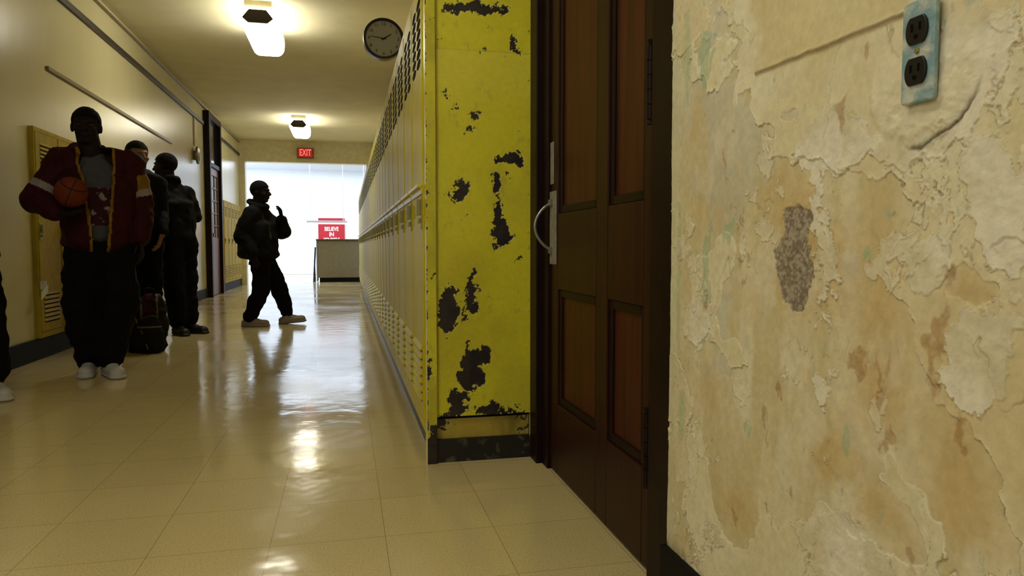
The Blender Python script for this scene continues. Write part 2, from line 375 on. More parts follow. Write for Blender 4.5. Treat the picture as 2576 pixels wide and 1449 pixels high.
# backpack
bk=thing('backpack','dark grey and red backpack slumped on the tiled floor','backpack',(-1.465,5.93,0),.27)
m_bk=M('charcoal_pack_nylon',(20,19,23),.75,var=.3,bump=.2,bscale=30,spec=.2); m_br=M('dark_red_pack_nylon',(52,15,20),.75,bump=.2,bscale=30,spec=.2); m_bg=M('pale_grey_strap_webbing',(96,94,98),.7)
X_=V((1,0,0))
Blob().cap((-.02,0.02,.10),(.01,.04,.33),.155,.115,flat=.62,side=X_).cap((-.01,.02,.05),(-.01,.02,.12),.15,.155,flat=.64,side=X_,endk=.3).remesh('pack_body',[m_bk,m_br,m_bg],bk,vox=.008,sm=2,wr=.022,wsc=7,zmin=.002,pred=lambda p:2 if abs(abs(p.x)-.055)<.006 and p.z>.12 else (1 if(abs(p.x)<.05 and p.z>.12) else 0))
Blob().cap((0,-.085,.08),(0,-.075,.20),.105,.09,flat=.45,side=X_).remesh('front_pocket',[m_bk,m_br,m_bg],bk,vox=.006,sm=2,wr=.012,wsc=10,zmin=.002,pred=lambda p:2 if abs(p.z-.2)<.006 else 0)
Blob().chain([(-.11,-.06,.30),(-.05,-.105,.15),(-.02,-.13,.04)],[.006,.006,.006]).remesh('webbing_strap',m_bg,bk,vox=.003,sm=1)
MB().tube([(-.03,.03,.44),(-.02,.01,.485),(.03,.01,.485),(.04,.03,.44)],.008).obj('handle',m_bk,bk)
for s_ in(-1,1): MB().tube([(.07*s_,.11,.43),(.10*s_,.17,.34),(.11*s_,.17,.18),(.10*s_,.11,.06)],.014).obj('shoulder_strap',m_bg,bk)
# ------------------------------------------------------------------ clock / sign / banner
cl=(.335,6.2,2.54); ck=thing('wall_clock','round dark-rimmed school clock on a side bracket','clock',cl)
m_face=M('aged_clock_face',(176,174,154),.4,var=.05); m_rim=M('dark_clock_rim',(30,28,24),.35)
b=MB(); n=64
def R(t,r,y): return (cl[0]+r*math.cos(t),cl[1]+y,cl[2]+r*math.sin(t))
prof=[(.146,-.03),(.151,-.045),(.166,-.045),(.170,-.03),(.170,.04)]
for i in range(n):
    t0,t1=2*math.pi*i/n,2*math.pi*(i+1)/n
    for (ra,ya),(rb_,yb) in zip(prof[:-1],prof[1:]): b.v+= [R(t0,ra,ya),R(t1,ra,ya),R(t1,rb_,yb),R(t0,rb_,yb)]; k=len(b.v)-4; b.f.append((k,k+1,k+2,k+3)); b.m.append(0)
b.obj('rim',m_rim,ck,cl)
MB().cyl((cl[0],cl[1]-.025,cl[2]),(cl[0],cl[1]+.04,cl[2]),.150,n=64).obj('face',m_face,ck,cl)
for i in range(1,13):
    t=math.radians(90-30*i)
    text_mesh(str(i),.036,(cl[0]+.122*math.cos(t),cl[1]-.027,cl[2]+.122*math.sin(t)),RFRONT,m_rim,ck,cl,name='numeral',ext=.001)
def hnd(ang,ln,wd,nm):
    t=math.radians(ang); dx,dz=math.cos(t),math.sin(t); y=cl[1]-.031
    c=V((cl[0],y,cl[2])); d_=V((dx,0,dz)); p=V((-dz,0,dx))
    MB().prism([c-d_*.02+p*wd,c-d_*.02-p*wd,c+d_*ln-p*wd*.5,c+d_*ln+p*wd*.5],(0,-.002,0)).obj(nm,m_rim,ck,cl)
hnd(172,.112,.004,'minute_hand'); hnd(33,.075,.006,'hour_hand')
MB().box(cl[0]+.14,.678,6.2,6.225,2.525,2.555).box(.66,.678,6.15,6.27,2.46,2.62).obj('bracket',m_rim,ck,cl)
ex=(-.80,15.94,2.80); e=thing('exit_sign','small glowing red exit sign on the cream header','sign',ex)
MB().box(-.965,-.635,15.89,15.975,2.69,2.90).obj('housing',M('sign_housing',(90,60,40),.5),e,ex,bevel=.006)
MB().box(-.945,-.655,15.883,15.89,2.705,2.885).obj('face_panel',E('sign_red_face',(200,20,15),.6),e,ex)
text_mesh('EXIT',.19,(-.80,15.881,2.795),RFRONT,E('sign_letters',(255,110,96),1.25),e,ex,ext=.001,sx=.62,bold=.004)
m_banner=M('red_banner_paper',(172,20,34),.6); m_let=M('white_banner_paint',(240,235,235),.6)
bo=(-.39,21.96,1.2); bn=thing('wall_banner','red paper banner with white hand-painted words','banner',bo)
MB().box(-.77,-.01,21.945,21.955,.80,1.66).obj('sheet',m_banner,bn,bo)
for tx,z,sx in(('BELIEVE',1.335,.72),('IN',1.175,.85),('YOURSELF',1.015,.60),):
    text_mesh(tx,.165,(-.39,21.943,z),RFRONT,m_let,bn,bo,ext=.002,sx=sx,bold=.004)
tag(MB().box(.42,.95,21.945,21.955,.9,1.5).obj('wall_poster',M('pink_red_poster',(190,90,95),.6)),'plain pinkish red poster on the white wall','poster')
# ------------------------------------------------------------------ floor
def floor_mat():
    m,nt,b=nodes('waxed_vinyl_tile'); L=nt.links
    tc=N(nt,'ShaderNodeTexCoord'); mp=N(nt,'ShaderNodeMapping')
    mp.inputs['Location'].default_value=(.207/.305,-(1.97)/.305+10,0); mp.inputs['Scale'].default_value=(1/.305,1/.305,1)
    L.new(tc.outputs['Object'],mp.inputs[0])
    sx=N(nt,'ShaderNodeSeparateXYZ'); L.new(mp.outputs[0],sx.inputs[0])
    def line(o):
        f=N(nt,'ShaderNodeMath',operation='FRACT'); L.new(o,f.inputs[0])
        a=N(nt,'ShaderNodeMath',operation='SUBTRACT'); a.inputs[1].default_value=.5; L.new(f.outputs[0],a.inputs[0])
        c=N(nt,'ShaderNodeMath',operation='ABSOLUTE'); L.new(a.outputs[0],c.inputs[0])
        g=N(nt,'ShaderNodeMath',operation='GREATER_THAN'); g.inputs[1].default_value=.4970; L.new(c.outputs[0],g.inputs[0]); return g.outputs[0]
    mx=N(nt,'ShaderNodeMath',operation='MAXIMUM'); L.new(line(sx.outputs[0]),mx.inputs[0]); L.new(line(sx.outputs[1]),mx.inputs[1])
    fl=N(nt,'ShaderNodeVectorMath',operation='FLOOR'); L.new(mp.outputs[0],fl.inputs[0])
    wn=N(nt,'ShaderNodeTexWhiteNoise'); L.new(fl.outputs[0],wn.inputs['Vector'])
    n1=N(nt,'ShaderNodeTexNoise'); n1.inputs['Scale'].default_value=190; n1.inputs['Detail'].default_value=4; L.new(tc.outputs['Object'],n1.inputs['Vector'])
    r1=N(nt,'ShaderNodeValToRGB'); e=r1.color_ramp.elements
    e[0].position=.34;e[0].color=(*s2l((198,176,122)),1); e[1].position=.52;e[1].color=(*s2l((216,200,150)),1)
    L.new(n1.outputs[0],r1.inputs[0])
    hs=N(nt,'ShaderNodeHueSaturation'); L.new(r1.outputs[0],hs.inputs['Color'])
    mr=N(nt,'ShaderNodeMapRange'); mr.inputs['To Min'].default_value=.96; mr.inputs['To Max'].default_value=1.01; L.new(wn.outputs['Value'],mr.inputs[0]); L.new(mr.outputs[0],hs.inputs['Value'])
    mc=N(nt,'ShaderNodeMix',data_type='RGBA'); L.new(mx.outputs[0],mc.inputs[0]); L.new(hs.outputs[0],mc.inputs[6]); mc.inputs[7].default_value=(*s2l((160,139,95)),1)
    L.new(mc.outputs[2],b.inputs['Base Color'])
    n2=N(nt,'ShaderNodeTexNoise'); n2.inputs['Scale'].default_value=1.6; n2.inputs['Detail'].default_value=5; L.new(tc.outputs['Object'],n2.inputs['Vector'])
    m2=N(nt,'ShaderNodeMapRange'); m2.inputs['From Min'].default_value=.3;m2.inputs['From Max'].default_value=.7; m2.inputs['To Min'].default_value=.07; m2.inputs['To Max'].default_value=.20
    L.new(n2.outputs[0],m2.inputs[0]); L.new(m2.outputs[0],b.inputs['Roughness'])
    n3=N(nt,'ShaderNodeTexNoise'); n3.inputs['Scale'].default_value=7; n3.inputs['Detail'].default_value=2; L.new(tc.outputs['Object'],n3.inputs['Vector'])
    bp=N(nt,'ShaderNodeBump'); bp.inputs['Strength'].default_value=.30; bp.inputs['Distance'].default_value=.006; L.new(n3.outputs[0],bp.inputs['Height']); L.new(bp.outputs[0],b.inputs['Normal'])
    b.inputs['Specular IOR Level'].default_value=.6
    return m
struct(MB().box(-4.2,3.2,-5.2,22.2,-.1,0).obj('floor',floor_mat()))
struct(MB().box(-4.2,3.2,-5.2,16.1,H,H+.1,0).box(-4.2,3.2,16.1,22.2,H,H+.1,1).obj('ceiling',[m_ceil,m_ceilw]))
struct(MB().box(-2.35,-2.15,-5.2,16.0,0,H).obj('wall_left',m_wallL))
struct(MB().box(-2.15,.9,-5.2,-5.0,0,H).obj('wall_back',m_cream))
m_head=M('cream_header_paint',(206,196,160),.5)
w=MB().box(-2.35,-2.03,15.98,16.2,0,H).box(-2.03,.47,15.98,16.2,2.6,H).box(.47,.9,15.98,16.2,0,H)
struct(w.obj('wall_far',m_head))
w=MB().box(-4.2,3.2,22.0,22.2,0,H).box(-4.3,-4.2,16.0,22.2,0,H).box(3.2,3.3,16.0,22.2,0,H).box(-4.2,-2.35,16.0,16.2,0,H).box(.9,3.2,16.0,16.2,0,H)
struct(w.obj('wall_end',m_white))
struct(MB().box(-4.2,3.2,21.96,22.0,0,.14).obj('baseboard_end',m_white,bevel=.01))
struct(MB().box(-4.2,3.2,21.985,22.0,2.65,2.67).obj('trim_6',m_white,bevel=.004))
struct(MB().box(-2.15,-2.132,-5,12.16,0,.15).box(-2.15,-2.132,13.3,15.98,0,.15).obj('baseboard_left',m_black,bevel=.004))
struct(MB().box(-2.15,-2.125,-5,12.1,2.71,2.765).box(-2.15,-2.125,13.32,15.98,2.71,2.765).obj('trim_1',m_trimd,bevel=.004))
struct(MB().box(-2.15,-2.128,6.04,9.97,2.115,2.145).obj('trim_2',m_rail,bevel=.004))
struct(MB().box(-2.15,-2.12,-5,15.98,2.985,3.0).obj('trim_3',m_rail,bevel=.003))
# ------------------------------------------------------------------ outlet
m_blue=M('pale_aqua_painted_cover_plate',(128,160,166),.65,var=.18,scale=38,bump=.4,bscale=110,c2=(194,198,184),thr=(.42,.62))
m_bake=M('black_brown_bakelite',(17,13,11),.4)
oy,oz=.733,1.033
out=thing('wall_outlet','pale dirty aqua duplex outlet on peeling plaster','outlet',(.672,oy,oz))
OO=(.672,oy,oz)
pl=MB(); hw=.0255
pl.prism([(.672,oy+a,oz+b) for a,b in [(-hw+.003,-.061),(hw-.003,-.061),(hw,-.057),(hw,.057),(hw-.003,.061),(-hw+.003,.061),(-hw,.057),(-hw,-.057)]],(-.007,0,0))
pl.obj('cover_plate',m_blue,out,OO,bevel=.003)
for k,dz in enumerate((.024,-.024)):
    r=MB(); pp=[]
    for i in range(28):
        t=2*math.pi*i/28; pp.append((.665,oy+.0165*math.cos(t),oz+dz+max(-.0160,min(.0160,.0205*math.sin(t)))))
    r.prism(pp,(-.0035,0,0)); r.obj('receptacle',m_bake,out,OO,bevel=.001)
    s_=MB()
    for yy in(-.006,.006): s_.box(.6608,.6616,oy+yy-.0012,oy+yy+.0012,oz+dz-.001,oz+dz+.008)
    s_.cyl((.6616,oy,oz+dz-.0075),(.6608,oy,oz+dz-.0075),.0028,n=12)
    s_.obj('slot',m_slot,out,OO)
MB().cyl((.666,oy,oz),(.6625,oy,oz),.0035,n=14).obj('screw',m_steeld,out,OO,bevel=.0008)
# ------------------------------------------------------------------ near right door
DX=.712
fr=MB()
fr.box(.700,.76,2.452,2.52,0,2.2).box(.677,.76,2.52,2.607,0,2.2)
fr.box(.700,.76,1.42,1.575,0,2.2).box(.690,.76,1.42,1.50,0,2.2).box(.69,.76,1.42,2.59,2.12,2.2)
struct(fr.obj('trim_4',m_frame,bevel=.003))
d=MB()
Y0,Y1=1.58,2.45
pan=[(1.635,1.885),(1.975,2.365)]; rows=[(.255,.655),(.915,1.98)]
d.box(DX,.75,Y0,1.635,.008,2.11).box(DX,.75,2.365,Y1,.008,2.11).box(DX,.75,1.885,1.975,.008,2.11)
for a,b in((.008,.255),(.655,.915),(1.98,2.11)):
    for ya,yb in pan: d.box(DX,.75,ya,yb,a,b)
for ya,yb in pan:
    for za_,zb in rows:
        d.box(DX+.014,.748,ya,yb,za_,zb,1)
        mw=.026
        for bx in((ya,ya+mw,za_,zb),(yb-mw,yb,za_,zb)): d.box(DX+.006,.74,*bx,2)
        for bz in((za_,za_+mw),(zb-mw,zb)): d.box(DX+.006,.74,ya+mw,yb-mw,*bz,2)
dr=struct(d.obj('door_1',[m_door,m_panel,m_frame],bevel=.003))
for zc in(.315,1.187,1.98):
    hg=MB()
    for i in range(5): hg.cyl((DX-.008,1.588,zc-.085+i*.034),(DX-.008,1.588,zc-.085+i*.034+.032),.009,n=14)
    hg.cyl((DX-.008,1.588,zc+.085),(DX-.008,1.588,zc+.098),.005,.009,n=12).cyl((DX-.008,1.588,zc-.085),(DX-.008,1.588,zc-.098),.005,.009,n=12)
    o=hg.obj('hinge',m_frame,dr)
hp=MB().box(DX-.006,DX,2.375,2.448,.74,.995).box(DX-.004,DX,2.41,2.448,1.02,1.167)
hp.obj('lock_plate',m_plate,dr,bevel=.002)
hh=MB(); pts=[]
for i in range(13):
    t=i/12; pts.append((DX-.006-.060*math.sin(math.pi*t)**.7,2.425,.79+.165*t))
hh.tube(pts,.0050,12); hh.box(DX-.014,DX-.005,2.41,2.44,.945,.967).box(DX-.014,DX-.005,2.41,2.44,.778,.80)
hh.obj('pull_handle',m_steel,dr,smooth=False)
# ------------------------------------------------------------------ lockers
def locker(fx,sg,Y0,w,z0,z1,depth,mats,label,cat='locker',group=None,holes=True):
    yel,=mats[:1]
    org=(fx,Y0+w/2,z0)
    e=thing('locker',label,cat,org,group=group)
    X=lambda p: fx+sg*p
    def bx(mb,p0,p1,a,b,c,d_,m=0):
        x0,x1=sorted((X(p0),X(p1))); mb.box(x0,x1,a,b,c,d_,m)
    b=MB()
    bx(b,-depth,-.018,Y0+.001,Y0+w-.001,z0,z1)
    bx(b,-.018,0,Y0+.001,Y0+.018,z0,z1); bx(b,-.018,0,Y0+w-.018,Y0+w-.001,z0,z1)
    bx(b,-.018,0,Y0+.018,Y0+w-.018,z0,z0+.04); bx(b,-.018,0,Y0+.018,Y0+w-.018,z1-.03,z1)
    b.obj('body',yel,e,org,bevel=.002)
    d=MB(); ya,yb=Y0+.021,Y0+w-.021; za,zb=z0+.043,z1-.033
    bx(d,-.014,.004,ya,yb,za,zb)
    if holes:
        for r in range(7):
            for c in range(2):
                cz=zb-.080-r*.037; cy=ya+(yb-ya)*(.27+.46*c)
                pp=[(X(.0052),cy+.070*math.cos(t*math.pi/8),cz+.0155*math.sin(t*math.pi/8)) for t in range(16)]
                d.poly(pp,1)
    else:
        for r in range(6):
            cz=zb-.09-r*.03
            d.prism([(X(.004),ya+.07,cz),(X(.010),ya+.07,cz+.004),(X(.004),ya+.07,cz+.018)],(0,w-.18,0),0)
            x0,x1=sorted((X(.004),X(.005))); d.box(x0,x1,ya+.07,yb-.07,cz-.008,cz,1)
    for r in range(7):
        cz=za+.07+r*.032
        d.prism([(X(.004),ya+.05,cz),(X(.016 if holes else .010),ya+.05,cz+.003),(X(.004),ya+.05,cz+.02)],(0,w-.14,0),0)
        x0,x1=sorted((X(.004),X(.0052))); d.box(x0,x1,ya+.05,yb-.05,cz-.007,cz,1)
    d.obj('door',[yel,m_slot],e,org,bevel=.0015)
    hz=.92 if z0<.12 else z0+.75
    l=MB(); bx(l,.004,.009,ya+.012,ya+.05,hz-.05,hz+.07); bx(l,.009,.026,ya+.022,ya+.042,hz+.0,hz+.06); bx(l,.009,.020,ya+.026,ya+.038,hz-.03,hz-.01)
    l.obj('handle',m_steeld,e,org,bevel=.002)
    if holes:
        l=MB(); bx(l,.004,.024,Y0+.022,Y0+w-.022,1.022,1.034); bx(l,.004,.010,Y0+.022,Y0+w-.022,.998,1.03)
        l.obj('rail',m_yel,e,org,bevel=.002)
    return e
def copy_thing(src,dy):
    e=src.copy(); e.location.y+=dy; col.objects.link(e)
    for c in parts[src.name]:
        k=c.copy(); k.parent=e; col.objects.link(k)
    return e
parts={}
def reg(e): parts[e.name]=[o for o in bpy.data.objects if o.parent==e]
LW=.42
first=locker(.286,-1,2.66,LW,.10,1.83,.385,[m_yelR],'tall yellow steel locker with vent holes in a long row',group='yellow lockers in the long row')
reg(first)
for i in range(1,30): copy_thing(first,i*LW)
org=first.location.copy()
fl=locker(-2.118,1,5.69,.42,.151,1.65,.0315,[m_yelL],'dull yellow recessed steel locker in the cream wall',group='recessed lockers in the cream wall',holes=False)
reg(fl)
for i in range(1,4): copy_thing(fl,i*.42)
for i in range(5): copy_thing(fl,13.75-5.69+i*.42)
MB().box(.3045,.675,2.610,2.659,0,.086).obj('base',M('scuffed_black_base',(20,19,18),.5,c2=(74,80,54),thr=(.60,.70),scale=26),first,org)
MB().box(.2862,.321,2.600,2.66,.0,1.83).obj('corner_post_frame',m_yel,first,org)
MB().box(.321,.678,2.630,2.66,.086,1.83).obj('side_panel_backing',m_black,first,org)
for zc,xx in [(z,.668) for z in(.35,.56,.80,.86,1.0,1.2,1.42,1.6)]+[(z,.331) for z in(.3,.56,1.0,1.55)]:
    MB().cyl((xx,2.613,zc),(xx,2.6075,zc),.0045,.003,n=10).obj('rivet',m_yel,first,org)
tag(MB().box(.312,.67,2.663,15.26,0,.0995).obj('locker_plinth',M('scuffed_black_plinth',(20,19,18),.45,c2=(70,66,48),thr=(.62,.72),scale=14)),'scuffed black plinth under the yellow locker row','plinth')
tg=MB().prism([(-2.086,5.63,.43),(-2.072,5.60,.485),(-2.068,5.71,.535),(-2.082,5.74,.475)],(.003,0,0)).box(-2.116,-2.078,5.705,5.72,.50,.56)
o=tg.obj('paper_tag',M('white_paper',(225,225,220),.8),fl,fl.location); o['label']='white paper tag hanging from the latch'
# ------------------------------------------------------------------ left doorway with transom
t5=MB()
t5.box(-2.15,-2.06,12.16,12.26,0,2.95).box(-2.15,-2.06,13.2,13.3,0,2.95).box(-2.15,-2.06,12.26,13.2,2.85,2.95).box(-2.15,-2.08,12.26,13.2,2.1,2.17)
struct(t5.obj('trim_5',m_frame,bevel=.005))
m_glassd=M('dark_transom_glass',(18,20,26),.1); m_glassl=M('pale_wired_glass',(170,185,200),.15); m_red=M('worn_red_brown_door_paint',(96,52,44),.4,var=.2)
dd=MB().box(-2.15,-2.11,12.26,13.2,0.01,.95).box(-2.15,-2.11,12.26,12.36,.95,2.1).box(-2.15,-2.11,13.1,13.2,.95,2.1).box(-2.15,-2.11,12.36,13.1,1.98,2.1)
for i in range(5): dd.box(-2.15,-2.115,12.36,13.1,.95+i*.206-.012,.95+i*.206+.012)
for y in(12.6,12.85): dd.box(-2.15,-2.115,y-.012,y+.012,.95,1.98)
d2=struct(dd.obj('door_2',m_red,bevel=.003))
MB().box(-2.149,-2.13,12.36,13.1,.95,1.98).obj('glass_pane',m_glassl,d2)
MB().box(-2.149,-2.12,12.26,13.2,2.17,2.85).obj('transom_pane',m_glassd,d2)
MB().cyl((-2.11,12.34,1.0),(-2.05,12.34,1.0),.03,n=16).obj('knob',m_steel,d2)
bl=thing('wall_bell','round grey metal alarm bell on cream wall','bell',(-2.15,11.4,2.15))
b=MB().cyl((-2.149,11.4,2.15),(-2.11,11.4,2.15),.07,n=24); b.obj('base',m_rail,bl,(-2.15,11.4,2.15))
b=MB().cyl((-2.11,11.4,2.15),(-2.08,11.4,2.15),.13,.125,n=32).cyl((-2.08,11.4,2.15),(-2.06,11.4,2.15),.125,.07,n=32); b.obj('gong',M('grey_gong',(120,115,95),.4,metal=.3),bl,(-2.15,11.4,2.15),bevel=.003)
tag(MB().tube([(-2.138,11.4,2.285),(-2.138,11.4,2.705)],.011).obj('conduit_pipe',m_cream),'thin painted conduit rising from the alarm bell','pipe')
# ------------------------------------------------------------------ ceiling fixtures
def fixture(y0,ln=1.0):
    lc=(-.75,y0+ln/2,H); e=thing('ceiling_light','glowing ceiling light with dark hexagonal end cap','ceiling light',lc,group='corridor ceiling lights')
    zc=2.86
    hexa=[(-.75+a,zc+.022+b) for a,b in[(-.135,.0),(-.075,.075),(.075,.075),(.135,.0),(.085,-.045),(-.085,-.045)]]
    for ya in(y0,y0+ln+.001):
        MB().prism([(x,ya,z) for x,z in hexa],(0,.03,0)).obj('end_cap',m_cap,e,lc,bevel=.006)
    pr=[(-.155,.13),(.155,.13),(.16,.06),(.155,-.01),(.135,-.050),(.10,-.072),(-.10,-.072),(-.135,-.050),(-.155,-.01),(-.16,.06)]
    MB().prism([(-.75+a,y0+.03,zc+b) for a,b in pr],(0,ln-.03,0)).obj('lens',m_lensg,e,lc,bevel=.03)
    MB().box(-.87,-.63,y0+.05,y0+ln-.02,2.991,H-.001).obj('mount',m_cream,e,lc)
    return e
for y in(.70,6.98,12.8): fixture(y)
# ------------------------------------------------------------------ end room
ct=thing('counter','beige-grey half-height service counter with dark base','counter',(.0,17.2,0))
MB().box(-.62,1.4,16.95,17.5,.10,.95).obj('body',m_desk,ct,(0,17.2,0),bevel=.01)
MB().box(-.65,1.45,16.90,17.55,.95,.985).obj('countertop',M('brown_counter_top',(100,90,74),.8,spec=.15),ct,(0,17.2,0),bevel=.006)
MB().box(-.58,1.4,16.99,17.5,0,.10).obj('toe_kick',m_black,ct,(0,17.2,0))
MB().box(-.645,-.62,16.94,17.5,.02,.95).obj('end_panel',m_bluish,ct,(0,17.2,0))
chx,chy=-.70,17.2
ch=thing('folding_chair','dark folded metal chair propped beside the counter','chair',(chx,chy,0))
m_ch=M('black_chair',(20,20,24),.4)
for dy in(-.19,.19):
    MB().tube([(chx-.02,chy+dy,.001),(chx+.025,chy+dy,.80)],.011).obj('leg',m_ch,ch,(chx,chy,0))
    MB().tube([(chx+.012,chy+dy*.85,.001),(chx+.0,chy+dy*.85,.5)],.009).obj('leg',m_ch,ch,(chx,chy,0))
MB().box(chx-.006,chx+.012,chy-.17,chy+.17,.18,.52).obj('seat',m_ch,ch,(chx,chy,0),bevel=.005)
MB().box(chx+.012,chx+.03,chy-.19,chy+.19,.62,.80).obj('backrest',m_ch,ch,(chx,chy,0),bevel=.005)
m_pend=E('pendant_tube_glow',(240,244,255),4.0)
for px in(-.42,.83):
    pz,py=1.385,17.78
    e=thing('pendant_light','slim white fluorescent pendant hung on two thin rods','pendant light',(px,py,H),group='white pendant lights')
    MB().box(px-.47,px+.47,py-.06,py+.06,pz,pz+.05).obj('housing',m_white,e,(px,py,H),bevel=.006)
    MB().cyl((px-.45,py,pz-.012),(px+.45,py,pz-.012),.02,n=12).obj('tube',m_pend,e,(px,py,H))
    for s_ in(-.38,.38): MB().tube([(px+s_,py,pz+.05),(px+s_,py,H-.001)],.007).obj('rod',m_white,e,(px,py,H))
# ------------------------------------------------------------------ numpy noise
def vnoise(u,v,seed):
    r=(np.random.RandomState(seed).rand(256,256)*2-1)
    iu=np.floor(u).astype(np.int32);iv=np.floor(v).astype(np.int32);fu=u-iu;fv=v-iv
    fu=fu*fu*(3-2*fu);fv=fv*fv*(3-2*fv); iu&=255; iv&=255; ju=(iu+1)&255; jv=(iv+1)&255
    a=r[iu,iv];b=r[ju,iv];c=r[iu,jv];d=r[ju,jv]
    return (a*(1-fu)+b*fu)*(1-fv)+(c*(1-fu)+d*fu)*fv
def fbm(u,v,o,seed,g=.5):
    t=0;a=1;s=0
    for i in range(o):
        t=t+a*vnoise(u*2**i+i*17.3,v*2**i+i*9.1,seed+i);s+=a;a*=g
    return t/s*1.6
def smooth(e0,e1,x):
    t=np.clip((x-e0)/(e1-e0),0,1);return t*t*(3-2*t)
def gauss(S,Z,bl,pw=1.0):
    o=np.zeros_like(S)
    for (a,b,ra,rb) in bl:
        d=((S-a)/ra)**2+((Z-b)/rb)**2; o=np.maximum(o,np.exp(-d*pw))
    return o
def grid_obj_data(na,nb):
    i=np.arange(na*nb).reshape(na,nb)
    return np.stack([i[:-1,:-1],i[1:,:-1],i[1:,1:],i[:-1,1:]],-1).reshape(-1,4)
def grid_mesh(name,P,quads,mats,colr=None):
    me=bpy.data.meshes.new(name)
    me.vertices.add(len(P)); me.vertices.foreach_set('co',P.astype(np.float32).ravel())
    n=len(quads); me.loops.add(n*4); me.loops.foreach_set('vertex_index',quads.astype(np.int32).ravel())
    me.polygons.add(n); me.polygons.foreach_set('loop_start',np.arange(0,n*4,4,dtype=np.int32))
    for m in mats: me.materials.append(m)
    if colr is not None:
        at=me.attributes.new('coat','FLOAT_COLOR','POINT')
        at.data.foreach_set('color',np.concatenate([colr,np.ones((len(colr),1))],1).astype(np.float32).ravel())
    me.update(calc_edges=True); me.shade_smooth()
    ob=bpy.data.objects.new(name,me); col.objects.link(ob); return ob
def attr_mat(name,rough,bump,bscale,vscale=120,vamt=.1,dist=.004,spec=.5):
    m,nt,b=nodes(name); L=nt.links
    at=N(nt,'ShaderNodeAttribute',attribute_name='coat'); tc=N(nt,'ShaderNodeTexCoord')
    no=N(nt,'ShaderNodeTexNoise'); no.inputs['Scale'].default_value=vscale; no.inputs['Detail'].default_value=5; L.new(tc.outputs['Object'],no.inputs['Vector'])
    mr=N(nt,'ShaderNodeMapRange'); mr.inputs['From Min'].default_value=.3; mr.inputs['From Max'].default_value=.7; mr.inputs['To Min'].default_value=1-vamt; mr.inputs['To Max'].default_value=1+vamt
    L.new(no.outputs[0],mr.inputs[0])
    hs=N(nt,'ShaderNodeHueSaturation'); L.new(mr.outputs[0],hs.inputs['Value']); L.new(at.outputs['Color'],hs.inputs['Color']); L.new(hs.outputs[0],b.inputs['Base Color'])
    b.inputs['Roughness'].default_value=rough; b.inputs['Specular IOR Level'].default_value=spec
    if bump:
        n2=N(nt,'ShaderNodeTexNoise'); n2.inputs['Scale'].default_value=bscale; n2.inputs['Detail'].default_value=6; L.new(tc.outputs['Object'],n2.inputs['Vector'])
        bp=N(nt,'ShaderNodeBump'); bp.inputs['Strength'].default_value=bump; bp.inputs['Distance'].default_value=dist; L.new(n2.outputs[0],bp.inputs['Height']); L.new(bp.outputs[0],b.inputs['Normal'])
    return m
def C(c): return np.array(s2l(c))
def mixc(A,B,t): return A*(1-t[...,None])+B*t[...,None]
# ------------------------------------------------------------------ chipped end panel
CH=[(.482,1.671,.105,.027),(.388,1.671,.030,.015),(.623,1.539,.014,.037),(.638,1.511,.016,.018),(.444,1.243,.021,.012),(.474,1.277,.015,.012),(.358,1.360,.012,.008),(.370,1.345,.008,.008),(.585,1.118,.057,.018),(.612,1.126,.022,.030),(.419,1.008,.026,.042),(.404,1.0,.03,.015),(.548,1.030,.022,.036),(.550,.920,.016,.068),(.562,.847,.032,.055),(.575,.83,.03,.02),(.453,.634,.020,.083),(.427,.554,.008,.037),(.365,.577,.040,.08),(.368,.511,.014,.037),(.641,.751,.012,.009),(.442,.421,.008,.042),(.472,.378,.055,.038),(.45,.31,.048,.042),(.51,.407,.025,.025),(.40,.243,.045,.026),(.40,.199,.036,.024),(.51,.2,.055,.016),(.635,.172,.032,.012),(.547,.178,.085,.010),(.357,.168,.04,.012),(.50,1.505,.006,.004),(.40,1.30,.005,.004),(.59,1.06,.01,.006),(.44,.92,.006,.005)]
